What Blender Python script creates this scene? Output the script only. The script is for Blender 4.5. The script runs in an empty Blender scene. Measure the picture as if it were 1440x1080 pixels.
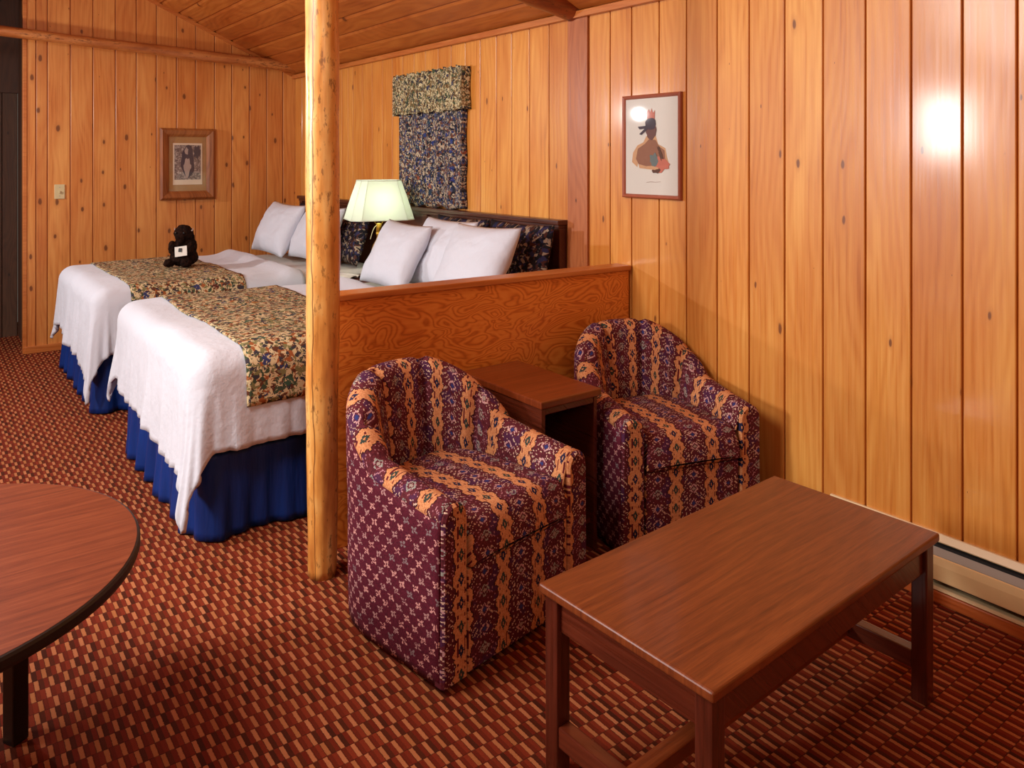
import bpy, bmesh, math, random
from mathutils import Vector, Matrix, noise
C = bpy.context.scene
COL = C.collection
PI = math.pi
random.seed(7)

# ---------------------------------------------------------------- camera
F, CX, HY, H = 1100., 720., 224., 1.5
yaw = math.atan((CX + 112) / F)
cd = bpy.data.cameras.new('camera'); cam = bpy.data.objects.new('camera', cd); COL.objects.link(cam)
cam.location = (0, 0, H); cam.rotation_euler = (PI/2, 0, -yaw)
cd.sensor_fit = 'HORIZONTAL'; cd.sensor_width = 36; cd.lens = F/1440*36
cd.shift_y = -(540 - HY)/1440; cd.clip_start = .02
C.camera = cam

# ---------------------------------------------------------------- node helper
def srgb(r, g, b):
    f = lambda c: (c/255/12.92) if c/255 <= .04045 else ((c/255+.055)/1.055)**2.4
    return (f(r), f(g), f(b), 1)

class NT:
    def __init__(s, name, rough=.5, coat=0, coat_rough=.1, spec=.5):
        s.mat = bpy.data.materials.new(name); s.mat.use_nodes = True
        s.t = s.mat.node_tree; s.n = s.t.nodes; s.n.clear()
        s.out = s.n.new('ShaderNodeOutputMaterial'); s.b = s.n.new('ShaderNodeBsdfPrincipled')
        s.t.links.new(s.b.outputs[0], s.out.inputs[0])
        s.set('Roughness', rough); s.set('Coat Weight', coat); s.set('Coat Roughness', coat_rough); s.set('Specular IOR Level', spec)
    def set(s, k, v):
        i = s.b.inputs[k]
        if hasattr(v, 'links'): s.t.links.new(v, i)
        else: i.default_value = v
    def lk(s, v, i):
        if hasattr(v, 'is_output') or isinstance(v, bpy.types.NodeSocket): s.t.links.new(v, i)
        else: i.default_value = v
    def m(s, op, a, b=0., c=None):
        n = s.n.new('ShaderNodeMath'); n.operation = op
        s.lk(a, n.inputs[0]); s.lk(b, n.inputs[1])
        if c is not None: s.lk(c, n.inputs[2])
        return n.outputs[0]
    def add(s, a, b): return s.m('ADD', a, b)
    def sub(s, a, b): return s.m('SUBTRACT', a, b)
    def mul(s, a, b): return s.m('MULTIPLY', a, b)
    def lt(s, a, b): return s.m('LESS_THAN', a, b)
    def gt(s, a, b): return s.m('GREATER_THAN', a, b)
    def abs(s, a): return s.m('ABSOLUTE', a)
    def fr(s, a): return s.m('FRACT', a)
    def fl(s, a): return s.m('FLOOR', a)
    def pp(s, a, b): return s.m('PINGPONG', a, b)
    def xyz(s, v):
        n = s.n.new('ShaderNodeSeparateXYZ'); s.lk(v, n.inputs[0]); return n.outputs
    def vec(s, x, y, z=0.):
        n = s.n.new('ShaderNodeCombineXYZ'); s.lk(x, n.inputs[0]); s.lk(y, n.inputs[1]); s.lk(z, n.inputs[2]); return n.outputs[0]
    def obj(s):
        return s.n.new('ShaderNodeTexCoord').outputs['Object']
    def uv(s):
        return s.n.new('ShaderNodeTexCoord').outputs['UV']
    def attr(s, name):
        n = s.n.new('ShaderNodeAttribute'); n.attribute_name = name; return n.outputs['Color']
    def noise(s, v, scale=1., detail=3., rough=.5, dist=0.):
        n = s.n.new('ShaderNodeTexNoise'); s.lk(v, n.inputs['Vector']); n.inputs['Scale'].default_value = scale
        n.inputs['Detail'].default_value = detail; n.inputs['Roughness'].default_value = rough; n.inputs['Distortion'].default_value = dist
        return n.outputs['Fac']
    def white(s, v):
        n = s.n.new('ShaderNodeTexWhiteNoise'); n.noise_dimensions = '3D'; s.lk(v, n.inputs['Vector']); return n.outputs['Value']
    def vor(s, v, scale=1., rnd=1., out='Distance', feature='F1', dim='3D'):
        n = s.n.new('ShaderNodeTexVoronoi'); n.voronoi_dimensions = dim; n.feature = feature; s.lk(v, n.inputs['Vector']); n.inputs['Scale'].default_value = scale
        n.inputs['Randomness'].default_value = rnd; return n.outputs[out]
    def ramp(s, f, stops, interp='LINEAR'):
        n = s.n.new('ShaderNodeValToRGB'); s.lk(f, n.inputs[0]); cr = n.color_ramp; cr.interpolation = interp
        while len(cr.elements) < len(stops): cr.elements.new(.5)
        for e, (p, c) in zip(cr.elements, stops): e.position = p; e.color = c
        return n.outputs[0]
    def mix(s, f, a, b, mode='MIX'):
        n = s.n.new('ShaderNodeMix'); n.data_type = 'RGBA'; n.blend_type = mode
        s.lk(f, n.inputs[0]); s.lk(a, n.inputs[6]); s.lk(b, n.inputs[7]); return n.outputs[2]
    def rng(s, f, a, b, c, d):
        n = s.n.new('ShaderNodeMapRange'); s.lk(f, n.inputs[0])
        for i, v in enumerate((a, b, c, d)): n.inputs[i+1].default_value = v
        return n.outputs[0]
    def bump(s, h, strength=.3, dist=.002):
        n = s.n.new('ShaderNodeBump'); s.lk(h, n.inputs['Height']); n.inputs['Strength'].default_value = strength
        n.inputs['Distance'].default_value = dist; s.t.links.new(n.outputs[0], s.b.inputs['Normal'])
        return n.outputs[0]
    def color(s, c): s.set('Base Color', c); return s.mat

def flat(name, col, rough=.5, metal=0, coat=0, var=.06):
    n = NT(name, rough, coat)
    f = n.noise(n.obj(), 40, 3)
    c2 = tuple(c*(1-var*3) for c in col[:3]) + (1,)
    n.set('Metallic', metal)
    return n.color(n.mix(f, col, c2))

def wood(name, light, mid, dark, axis='Z', rough=.4, coat=.3, coat_rough=.18, knots=True, board=True, kn=.10, fine=1., hue=.5, swirl=1., kscale=(6, 3), ra=.12):
    n = NT(name, rough, coat, coat_rough)
    o = n.xyz(n.obj()); x, y, z = o[0], o[1], o[2]
    if axis == 'Z': a, b, l = x, y, z
    elif axis == 'Y': a, b, l = x, z, y
    else: a, b, l = z, y, x
    across = n.add(a, b)
    if board:
        r = n.xyz(n.attr('bc')); r0, r1, r2 = r[0], r[1], r[2]
    else: r0 = r1 = r2 = .5
    ro = n.mul(r0, 23.) if board else 1.3
    # long flowing figure, fine streaks, pores
    low = n.noise(n.vec(n.add(n.mul(across, 5.), ro), ro, n.mul(l, .9)), 1, 2, .5)
    ringv = n.mul(n.add(n.mul(across, 26*fine), n.mul(low, 14.*swirl)), 1.)
    ring = n.m('POWER', n.abs(n.m('SINE', n.mul(ringv, 3.1))), 1.7)
    st = n.noise(n.vec(n.mul(across, 130.*fine), ro, n.mul(l, 3.)), 1, 3, .6)
    blotch = n.noise(n.vec(n.mul(across, 9.), ro, n.mul(l, 2.2)), 1, 3, .55)
    f = n.add(n.mul(ring, ra), n.add(n.mul(st, .50), n.add(n.mul(blotch, .45), (.30-ra)*.45-.09)))
    col = n.ramp(f, [(.2, dark), (.45, mid), (.75, light)])
    if board:
        tint = n.ramp(r1, [(0, (1-.30*hue, 1-.52*hue, 1-.66*hue, 1)), (.45, (1, 1-.08*hue, 1-.12*hue, 1)), (.75, (1, 1, 1, 1)), (1, (1+.16*hue, 1+.22*hue, 1+.25*hue, 1))])
        col = n.mix(1., col, tint, 'MULTIPLY')
    patch = n.noise(n.vec(n.add(n.mul(across, 4.), n.mul(r1, 7.) if board else 0.), ro, n.mul(l, 1.1)), 1, 2, .5)
    col = n.mix(1., col, n.ramp(patch, [(.36, (.94, .82, .68, 1)), (.5, (1, .97, .92, 1)), (.64, (1.04, 1.05, .98, 1))]), 'MULTIPLY')
    h = n.add(n.mul(st, .5), n.mul(ring, .25))
    if knots:
        kv = n.vec(n.add(n.mul(across, kscale[0]), ro), n.add(n.mul(l, kscale[1]), n.mul(r2, 9.)) if board else n.mul(l, kscale[1]), 0.)
        kv2 = n.noise(kv, 6, 2)
        d = n.add(n.vor(kv, 1, 1, dim='2D'), n.mul(n.sub(kv2, .5), .07))
        rnd = n.xyz(n.vor(kv, 1, 1, 'Color', dim='2D'))[0]
        thr = n.mul(n.m('MAXIMUM', n.sub(rnd, .45), 0.), kn*1.6)
        k = n.m('MAXIMUM', n.sub(1., n.m('DIVIDE', d, n.add(thr, .001))), 0.)
        k = n.m('MINIMUM', n.mul(k, 2.6), 1.)
        halo = n.m('MINIMUM', n.mul(n.m('MAXIMUM', n.sub(1., n.m('DIVIDE', d, n.add(n.mul(thr, 2.3), .001))), 0.), .75), 1.)
        col = n.mix(halo, col, n.mix(.5, dark, mid))
        col = n.mix(n.mul(k, .80), col, (dark[0]*.30, dark[1]*.22, dark[2]*.2, 1))
    n.bump(h, .25, .0015)
    n.set('Roughness', n.rng(st, .3, .7, rough-.06, rough+.1))
    return n.color(col)

M = {}
PL, PM, PD = srgb(230, 166, 84), srgb(212, 138, 60), srgb(174, 96, 36)
M['pine'] = wood('knotty_pine', PL, PM, PD, 'Z', .38, .34, .14, kn=.06, hue=.34, swirl=.5, kscale=(6, 2.2))
M['pine_back'] = wood('knotty_pine_back', srgb(224, 160, 88), srgb(206, 132, 66), srgb(164, 92, 40), 'Z', .45, .2, .25, kn=.15, hue=.28, swirl=.6, kscale=(8, 4.2))
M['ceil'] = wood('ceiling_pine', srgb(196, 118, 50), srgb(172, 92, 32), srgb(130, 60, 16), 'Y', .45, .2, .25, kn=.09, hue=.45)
M['pine_dark'] = wood('stained_pine', srgb(192, 118, 72), srgb(170, 96, 54), srgb(136, 70, 34), 'Z', .42, .3, .2, kn=.07, board=False)
M['trimw'] = wood('trim_pine', srgb(206, 130, 66), srgb(186, 106, 46), srgb(146, 74, 26), 'Y', .42, .2, kn=.05, board=False)
M['trimx'] = wood('trim_pine_x', srgb(206, 130, 66), srgb(186, 106, 46), srgb(146, 74, 26), 'X', .42, .2, kn=.05, board=False)
M['base'] = wood('base_pine', srgb(190, 100, 44), srgb(168, 80, 28), srgb(126, 54, 14), 'Y', .45, .15, kn=.04, board=False)
M['hall'] = wood('hall_boards_unlit', srgb(96, 64, 44), srgb(74, 48, 32), srgb(48, 30, 20), 'Z', .6, 0, kn=.05)  # browns darkened so the unlit hallway's shade is in the colour
M['mahog'] = wood('mahogany', srgb(92, 36, 22), srgb(70, 25, 14), srgb(46, 14, 8), 'Z', .3, .4, .15, knots=False, board=False, fine=1.4)
M['mahogy'] = wood('mahogany_y', srgb(104, 44, 25), srgb(80, 30, 16), srgb(52, 18, 9), 'Y', .3, .4, .15, knots=False, board=False, fine=1.4)
M['head'] = wood('headboard_wood', srgb(92, 46, 30), srgb(72, 32, 20), srgb(48, 20, 12), 'Y', .35, .3, .15, knots=False, board=False, fine=1.4)

def laminate(name, axis, light, mid, dark, rough=.3, coat=.45):
    n = NT(name, rough, coat, .12)
    o = n.xyz(n.obj()); l, a = (o[0], o[1]) if axis == 'X' else (o[1], o[0])
    low = n.noise(n.vec(n.mul(a, 9.), n.mul(l, 1.0)), 1, 2)
    s1 = n.noise(n.vec(n.add(n.mul(a, 60.), n.mul(low, 5.)), n.mul(l, 1.8)), 1, 3, .6)
    s2 = n.noise(n.vec(n.mul(a, 400.), n.mul(l, 14.)), 1, 2, .6)
    f = n.add(n.mul(s1, .6), n.mul(s2, .4))
    n.bump(s2, .06, .0006)
    return n.color(n.ramp(f, [(.33, dark), (.5, mid), (.68, light)]))
M['table_top'] = laminate('coffee_laminate', 'X', srgb(140, 72, 32), srgb(116, 54, 22), srgb(84, 34, 13), .38, .22)
M['round_top'] = laminate('round_laminate', 'X', srgb(136, 68, 38), srgb(114, 50, 25), srgb(82, 32, 14), .45, .2)
M['side_top'] = laminate('side_laminate', 'X', srgb(132, 62, 28), srgb(112, 46, 18), srgb(80, 30, 10))

def plywood():
    n = NT('plywood', .4, .3, .2)
    o = n.xyz(n.obj())
    v = n.vec(n.mul(o[0], 3.4), n.mul(o[1], 3.4), n.mul(o[2], 8.))
    nn = n.noise(v, 1, 2.5, .5, .6)
    ring = n.m('POWER', n.abs(n.m('SINE', n.mul(nn, 62.))), 1.4)
    st = n.noise(n.vec(n.mul(o[0], 8.), n.mul(o[1], 8.), n.mul(o[2], 130.)), 1, 3)
    f = n.add(n.mul(ring, .6), n.mul(st, .4))
    n.bump(ring, .1, .001)
    return n.color(n.ramp(f, [(.15, srgb(188, 92, 24)), (.5, srgb(220, 122, 42)), (.9, srgb(232, 142, 56))]))
M['ply'] = plywood()

def logwood(name, light, mid, dark, axis='Z'):
    n = NT(name, .42, .25, .25)
    o = n.xyz(n.obj()); 
    if axis == 'Z': a, b, l = o[0], o[1], o[2]
    else: a, b, l = o[1], o[2], o[0]
    v = n.vec(n.mul(a, 30.), n.mul(b, 30.), n.mul(l, 2.5))
    st = n.noise(v, 1, 4, .6)
    bl = n.noise(n.vec(n.mul(a, 10.), n.mul(b, 10.), n.mul(l, 3.5)), 1, 3, .6)
    sp = n.noise(n.vec(n.mul(a, 60.), n.mul(b, 60.), n.mul(l, 22.)), 1, 3, .7)
    f = n.add(n.mul(st, .45), n.mul(bl, .55))
    col = n.ramp(f, [(.34, dark), (.48, mid), (.62, light)])
    spm = n.m('MINIMUM', n.mul(n.m('MAXIMUM', n.sub(n.add(sp, n.mul(bl, .45)), .80), 0.), 9.), 1.)
    col = n.mix(n.mul(spm, .7), col, tuple(c*.35 for c in dark[:3])+(1,))
    # long drying crack
    w = n.noise(n.vec(0., 0., n.mul(l, 3.)), 1, 3)
    ang = n.m('ARCTAN2', b, a)
    cr = n.lt(n.abs(n.sub(n.add(ang, n.mul(w, .8)), -2.15)), .035)
    col = n.mix(n.mul(cr, .75 if axis == 'Z' else 0.), col, srgb(80, 36, 10))
    n.bump(n.sub(st, n.mul(cr, .8)), .35, .004)
    return n.color(col)
M['log'] = logwood('peeled_log', srgb(236, 184, 108), srgb(216, 146, 68), srgb(166, 92, 34))
M['log_beam'] = logwood('log_beam_wood', srgb(200, 130, 70), srgb(178, 104, 50), srgb(140, 74, 34), 'X')
M['log_red'] = logwood('log_beam_red', srgb(160, 78, 30), srgb(136, 58, 20), srgb(90, 32, 10), 'X')

def carpet():
    n = NT('carpet', .95, 0, .1, .15)
    o = n.xyz(n.obj())
    wob = n.mul(n.sub(n.noise(n.obj(), 120, 2), .5), .004)
    yy = n.add(n.m('DIVIDE', n.add(o[1], wob), .0514), .06)
    row = n.fl(yy); fy = n.fr(yy)
    par = n.m('FLOORED_MODULO', row, 2.)
    xx = n.add(n.m('DIVIDE', n.add(o[0], n.mul(wob, .7)), .0372), n.add(n.mul(par, .37), .1))
    cx_ = n.fl(xx); fx = n.fr(xx)
    r1 = n.white(n.vec(cx_, row, 1.))
    r2 = n.white(n.vec(cx_, row, 5.))
    fib = n.noise(n.obj(), 700, 2, .7)
    fib2 = n.noise(n.obj(), 220, 2, .7)
    tan_ = n.mix(r1, srgb(204, 126, 82), srgb(184, 112, 64))
    red = n.mix(r2, srgb(118, 34, 14), srgb(144, 52, 26))
    brn = n.mix(r1, srgb(74, 28, 10), srgb(98, 38, 14))
    gap = n.mix(n.gt(fx, .70), brn, red)
    gap = n.mix(n.mul(n.gt(r2, .5), n.lt(fx, .7)), gap, srgb(116, 38, 16))
    ragx = n.mul(n.sub(n.noise(n.obj(), 260, 2, .7), .5), .10)
    de = n.m('MAXIMUM', n.m('DIVIDE', n.abs(n.sub(n.add(fx, ragx), .20)), .155), n.m('POWER', n.mul(n.abs(n.sub(fy, .5)), 2.04), 5.))
    m = n.rng(de, .86, 1.06, 1., 0.)
    col = n.mix(m, gap, tan_)
    dk = n.m('MAXIMUM', n.lt(fy, .05), n.mul(n.lt(n.abs(n.sub(fx, .40)), .035), .7))
    col = n.mix(n.mul(dk, .65), col, srgb(60, 20, 6))
    col = n.mix(n.rng(fib, .3, .7, .42, 0.), col, (.02, .006, .002, 1))
    n.bump(n.add(n.mul(fib, .5), n.add(n.mul(fib2, .5), n.mul(m, .25))), .6, .004)
    return n.color(col)
M['carpet'] = carpet()

def fabric_stripe():
    n = NT('kilim_stripe', .85, 0, .1, .2)
    u, v = n.xyz(n.uv())[:2]
    q = .0036
    qu = n.mul(n.fl(n.m('DIVIDE', u, q)), q); qv = n.mul(n.fl(n.m('DIVIDE', v, q)), q)
    P = .158
    t = n.m('DIVIDE', qu, P)
    c = n.mul(n.abs(n.sub(n.fr(t), .5)), P)            # distance from tan stripe centre
    zz = n.mul(n.pp(n.m('DIVIDE', qv, .034), 1.), .014)
    zz2 = n.mul(n.pp(n.m('DIVIDE', qv, .011), 1.), .005)
    nz = n.mul(n.sub(n.noise(n.vec(qu, qv), 35, 3), .5), .02)
    edge = n.add(.0165, n.add(zz, n.add(zz2, nz)))
    tm = n.lt(c, edge)
    wn = n.white(n.vec(qu, qv, 3.))
    cell = n.white(n.vec(n.fl(t), n.fl(n.m('DIVIDE', qv, .068)), 7.))
    tanc = n.mix(wn, srgb(216, 152, 104), srgb(190, 118, 74))
    # diamonds on the tan stripes
    dv = n.mul(n.abs(n.sub(n.fr(n.m('DIVIDE', qv, .068)), .5)), .068)
    dd = n.add(n.m('DIVIDE', c, .0115), n.m('DIVIDE', dv, .021))
    ring = n.mul(n.lt(dd, 1.), n.gt(dd, .28))
    dcol = n.mix(n.gt(cell, .5), srgb(36, 34, 62), srgb(52, 62, 56))
    tanc = n.mix(ring, tanc, dcol)
    dots = n.mul(n.lt(n.abs(n.sub(c, .014)), .003), n.gt(n.white(n.vec(n.fl(n.m('DIVIDE', qv, .009)), n.fl(t), 2.)), .55))
    tanc = n.mix(dots, tanc, srgb(96, 24, 32))
    # maroon ground
    c2 = n.sub(P/2, c)
    mar = n.mix(wn, srgb(104, 38, 46), srgb(72, 22, 32))
    mar = n.mix(n.gt(n.noise(n.vec(qu, qv), 14, 2), .56), mar, n.mix(wn, srgb(84, 36, 66), srgb(66, 28, 56)))
    mv = n.mul(n.abs(n.sub(n.fr(n.m('DIVIDE', n.add(qv, .02), .056)), .5)), .056)
    md = n.add(n.m('DIVIDE', c2, .024), n.m('DIVIDE', mv, .021))
    cell2 = n.white(n.vec(n.fl(n.add(t, .5)), n.fl(n.m('DIVIDE', n.add(qv, .02), .056)), 4.))
    r2 = n.mul(n.lt(md, .95), n.gt(md, .62))
    core = n.lt(md, .38)
    mar = n.mix(n.mul(r2, n.gt(wn, .3)), mar, n.mix(n.gt(cell2, .5), srgb(196, 150, 150), srgb(150, 150, 140)))
    mar = n.mix(core, mar, n.mix(n.gt(cell2, .4), srgb(48, 54, 110), srgb(160, 140, 130)))
    # feathered twigs and stray specks
    tw = n.mul(n.gt(wn, .74), n.lt(n.fr(n.m('DIVIDE', n.add(qv, n.mul(c2, .8)), .018)), .5))
    mar = n.mix(n.mul(tw, n.gt(c2, .009)), mar, n.mix(n.gt(cell2, .6), srgb(206, 172, 150), srgb(176, 120, 128)))
    be = n.mul(n.gt(n.sub(c, edge), 0.), n.lt(n.sub(c, edge), .0042))
    mar = n.mix(be, mar, srgb(58, 14, 22))
    col = n.mix(tm, mar, tanc)
    wv = n.add(n.m('SINE', n.mul(u, 2400.)), n.m('SINE', n.mul(v, 2400.)))
    n.bump(n.add(n.mul(wv, .25), wn), .3, .0012)
    return n.color(col)
M['fab'] = fabric_stripe()

def fabric_small():
    n = NT('kilim_small', .85, 0, .1, .2)
    u, v = n.xyz(n.uv())[:2]
    q = .0030
    qu = n.mul(n.fl(n.m('DIVIDE', u, q)), q); qv = n.mul(n.fl(n.m('DIVIDE', v, q)), q)
    a = n.m('DIVIDE', n.add(qu, n.mul(qv, .9)), .052); b = n.m('DIVIDE', n.sub(qv, n.mul(qu, .45)), .040)
    fa, fb = n.sub(n.fr(a), .5), n.sub(n.fr(b), .5)
    d = n.m('SQRT', n.add(n.mul(fa, fa), n.mul(fb, fb)))
    ang = n.m('ARCTAN2', fb, fa)
    pet = n.add(.26, n.mul(n.m('COSINE', n.mul(ang, 4.)), .12))
    wn = n.white(n.vec(qu, qv, 3.))
    cell = n.white(n.vec(n.fl(a), n.fl(b), 1.))
    motif = n.mul(n.lt(d, pet), n.mul(n.gt(d, .07), n.gt(wn, .28)))
    mar = n.mix(wn, srgb(96, 24, 42), srgb(70, 14, 30))
    band = n.lt(n.abs(fb), .5)
    mc = n.mix(n.gt(cell, .5), srgb(200, 142, 134), srgb(172, 128, 124))
    mc = n.mix(n.gt(cell, .8), mc, srgb(132, 112, 112))
    col = n.mix(motif, mar, mc)
    n.bump(wn, .3, .0012)
    return n.color(col)
M['fab2'] = fabric_small()

def floral(name, ground, pal, sc=1., dens=.45, big=None, bigt=.22, coord='uv'):
    n = NT(name, .85, 0, .1, .2)
    v = n.uv() if coord == 'uv' else n.obj()
    x = n.xyz(v)
    w1 = n.noise(v, 30*sc, 3); 
    vv = n.vec(n.add(x[0], n.mul(n.sub(w1, .5), .03)), n.add(x[1], n.mul(n.sub(n.noise(n.vec(x[1], x[0], 3.), 30*sc, 3), .5), .03)), x[2])
    cl = n.vor(vv, 62*sc, 1, 'Color'); r = n.xyz(cl)
    d = n.vor(vv, 62*sc, 1)
    mot = n.noise(vv, 85*sc, 2, .6)
    k = len(pal)
    pc = n.ramp(r[0], [(i/k, p) for i, p in enumerate(pal)], 'CONSTANT')
    mask = n.mul(n.gt(n.add(mot, n.mul(n.sub(r[1], .5), .35)), 1-dens-.05), 1.)
    gcol = n.mix(n.noise(v, 18*sc, 2), ground, tuple(c*.72 for c in ground[:3])+(1,))
    col = n.mix(mask, gcol, pc)
    if big:
        bv = n.vor(vv, 13*sc, .8); bc = n.xyz(n.vor(vv, 13*sc, .8, 'Color'))
        bn = n.add(bv, n.mul(n.sub(n.noise(v, 70*sc, 3), .5), .35))
        col = n.mix(n.mul(n.lt(bn, bigt), n.gt(mot, .40)), col, n.ramp(bc[0], [(i/len(big), p) for i, p in enumerate(big)], 'CONSTANT'))
    n.bump(n.noise(v, 300, 2), .3, .001)
    return n.color(col)
M['runner'] = floral('runner_floral', srgb(216, 192, 148), [srgb(92, 52, 34), srgb(58, 52, 58), srgb(120, 112, 72), srgb(150, 84, 44), srgb(62, 72, 52)], 1., .50, [srgb(52, 54, 92), srgb(60, 84, 66), srgb(86, 40, 30), srgb(150, 96, 40)], .27)
M['valance'] = floral('valance_floral', srgb(210, 194, 152), [srgb(50, 48, 54), srgb(96, 70, 44), srgb(70, 78, 56), srgb(120, 96, 60)], 1.1, .50, [srgb(54, 56, 80), srgb(70, 74, 58)], .22)
M['curtain'] = floral('curtain_floral', srgb(160, 146, 130), [srgb(26, 24, 36), srgb(52, 60, 96), srgb(104, 64, 48), srgb(40, 44, 54), srgb(178, 160, 136)], 1.35, .60, [srgb(36, 50, 112), srgb(44, 60, 120), srgb(130, 66, 44), srgb(34, 60, 80)], .26)
M['sham'] = floral('sham_floral', srgb(120, 104, 96), [srgb(20, 16, 24), srgb(44, 40, 70), srgb(70, 36, 28), srgb(26, 24, 30), srgb(150, 130, 110)], 1., .68, [srgb(30, 34, 60), srgb(30, 22, 24)], .3)

def cloth(name, c, scale=6.):
    n = NT(name, .9, 0, .1, .2); n.set('Sheen Weight', .15)
    o = n.obj(); f = n.noise(o, scale, 5, .6); g = n.noise(o, 22, 3)
    n.bump(n.add(f, n.mul(g, .4)), .45, .02)
    return n.color(c)
M['white'] = cloth('white_cotton', srgb(206, 208, 218))
M['sheet'] = cloth('white_sheet', srgb(204, 206, 214), 12.)
def skirt_mat():
    n = NT('blue_skirt', .5, 0, .1, .35)
    o = n.xyz(n.obj()); f = n.noise(n.vec(n.mul(o[0], 16.), n.mul(o[1], 16.), n.mul(o[2], 2.5)), 1, 3)
    n.bump(f, .5, .03)
    return n.color(n.mix(f, srgb(2, 52, 132), srgb(0, 30, 84)))
M['blue'] = skirt_mat()
M['mattress'] = flat('mattress_ticking', srgb(220, 214, 205), .9)
M['beige'] = flat('heater_enamel', srgb(232, 196, 140), .4, 0, .2, .02)
M['beige_lit'] = flat('heater_enamel_lit', srgb(236, 208, 160), .35, 0, .2, .02)  # paler copy of the enamel, light on the top painted in
M['damper'] = flat('heater_damper', srgb(168, 168, 160), .35, .3, 0, .02)
M['black'] = flat('black_enamel', srgb(16, 15, 16), .35)
M['gap_shade'] = flat('gap_shade_black', srgb(8, 7, 7), .8)  # near-black stands in for shade in heater slots and under the chairs
M['edge'] = flat('black_rubber_edge', srgb(24, 18, 16), .45)
M['brass'] = flat('brass', srgb(206, 160, 60), .3, .85)
M['ivory'] = flat('ivory_plastic', srgb(212, 196, 150), .4, 0, 0, .01)
M['mat_board'] = flat('mat_board', srgb(176, 132, 82), .9)
M['paper'] = flat('paper', srgb(216, 210, 200), .8, 0, 0, .01)
M['paper2'] = flat('paper_aged', srgb(226, 208, 184), .8, 0, 0, .02)
M['frame_red'] = flat('frame_red_wood', srgb(168, 88, 62), .4, 0, .3)
M['skin'] = flat('ink_skin', srgb(150, 104, 82), .8); M['skin2'] = flat('ink_skin_dark', srgb(112, 80, 76), .8)
M['ink'] = flat('ink_dark', srgb(74, 64, 74), .8); M['ink_red'] = flat('ink_red', srgb(206, 120, 100), .8, 0, 0, .1)
M['ink_tan'] = flat('ink_tan', srgb(206, 160, 120), .8); M['ink_teal'] = flat('ink_teal', srgb(110, 120, 118), .8)
M['ink_brown'] = flat('ink_brown', srgb(96, 66, 54), .8); M['ink_grey'] = flat('ink_grey', srgb(180, 160, 150), .8)
M['frame_rustic'] = wood('rustic_frame_wood', srgb(176, 110, 56), srgb(140, 80, 36), srgb(84, 42, 18), 'Z', .5, .1, knots=False, board=False)
def engraving():
    n = NT('engraving', .8)
    v = n.obj(); a = n.noise(v, 45, 5, .7); b = n.vor(v, 90, 1)
    return n.color(n.ramp(n.add(n.mul(a, .8), n.mul(b, .25)), [(.34, srgb(70, 54, 50)), (.52, srgb(130, 112, 106)), (.72, srgb(206, 192, 180))]))
M['engr'] = engraving()
def fur():
    n = NT('dark_plush', .95, 0, .1, .1); n.set('Sheen Weight', .0)
    f = n.noise(n.obj(), 60, 4, .7); n.bump(f, 1., .012)
    return n.color(n.ramp(f, [(.35, srgb(14, 8, 7)), (.6, srgb(42, 22, 14)), (.8, srgb(84, 42, 20))]))
M['fur'] = fur()
def shade_mat():
    n = NT('lamp_shade_cloth', .8)
    tr = n.n.new('ShaderNodeBsdfTranslucent'); tr.inputs[0].default_value = (.88, .92, .82, 1)
    di = n.n.new('ShaderNodeBsdfDiffuse'); di.inputs[0].default_value = (.84, .86, .80, 1)
    mx = n.n.new('ShaderNodeMixShader'); mx.inputs[0].default_value = .55
    n.t.links.new(di.outputs[0], mx.inputs[1]); n.t.links.new(tr.outputs[0], mx.inputs[2]); n.t.links.new(mx.outputs[0], n.out.inputs[0])
    return n.mat
M['shade'] = shade_mat()
def glass_mat():
    n = NT('picture_glass', .02)
    g = n.n.new('ShaderNodeBsdfGlossy'); g.inputs['Roughness'].default_value = .03
    t = n.n.new('ShaderNodeBsdfTransparent'); f = n.n.new('ShaderNodeFresnel'); f.inputs[0].default_value = 1.5
    mx = n.n.new('ShaderNodeMixShader')
    ge = n.n.new('ShaderNodeNewGeometry')
    n.t.links.new(n.mul(f.outputs[0], n.sub(1., ge.outputs['Backfacing'])), mx.inputs[0]); n.t.links.new(t.outputs[0], mx.inputs[1]); n.t.links.new(g.outputs[0], mx.inputs[2]); n.t.links.new(mx.outputs[0], n.out.inputs[0])
    return n.mat
M['glass'] = glass_mat()

# ---------------------------------------------------------------- object helpers
def link(name, me, mat, parent=None, loc=None, rot=None, smooth=False):
    o = bpy.data.objects.new(name, me); COL.objects.link(o)
    if mat is not None: me.materials.append(mat)
    if parent: o.parent = parent
    if loc: o.location = loc
    if rot: o.rotation_euler = rot
    if smooth:
        for p in me.polygons: p.use_smooth = True
    return o
def from_bm(name, bm, mat, parent=None, smooth=False, **k):
    me = bpy.data.meshes.new(name); bm.normal_update(); bm.to_mesh(me); bm.free()
    return link(name, me, mat, parent, smooth=smooth, **k)
def thing(name, label, cat, loc=(0, 0, 0), rz=0, group=None):
    o = bpy.data.objects.new(name, None); COL.objects.link(o); o.empty_display_size = .1
    o.location = loc; o.rotation_euler = (0, 0, rz); o['label'] = label; o['category'] = cat
    if group: o['group'] = group
    return o
def tag(o, label, cat, group=None):
    o['label'] = label; o['category'] = cat
    if group: o['group'] = group
    return o
def struct(o): o['kind'] = 'structure'; return o

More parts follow.
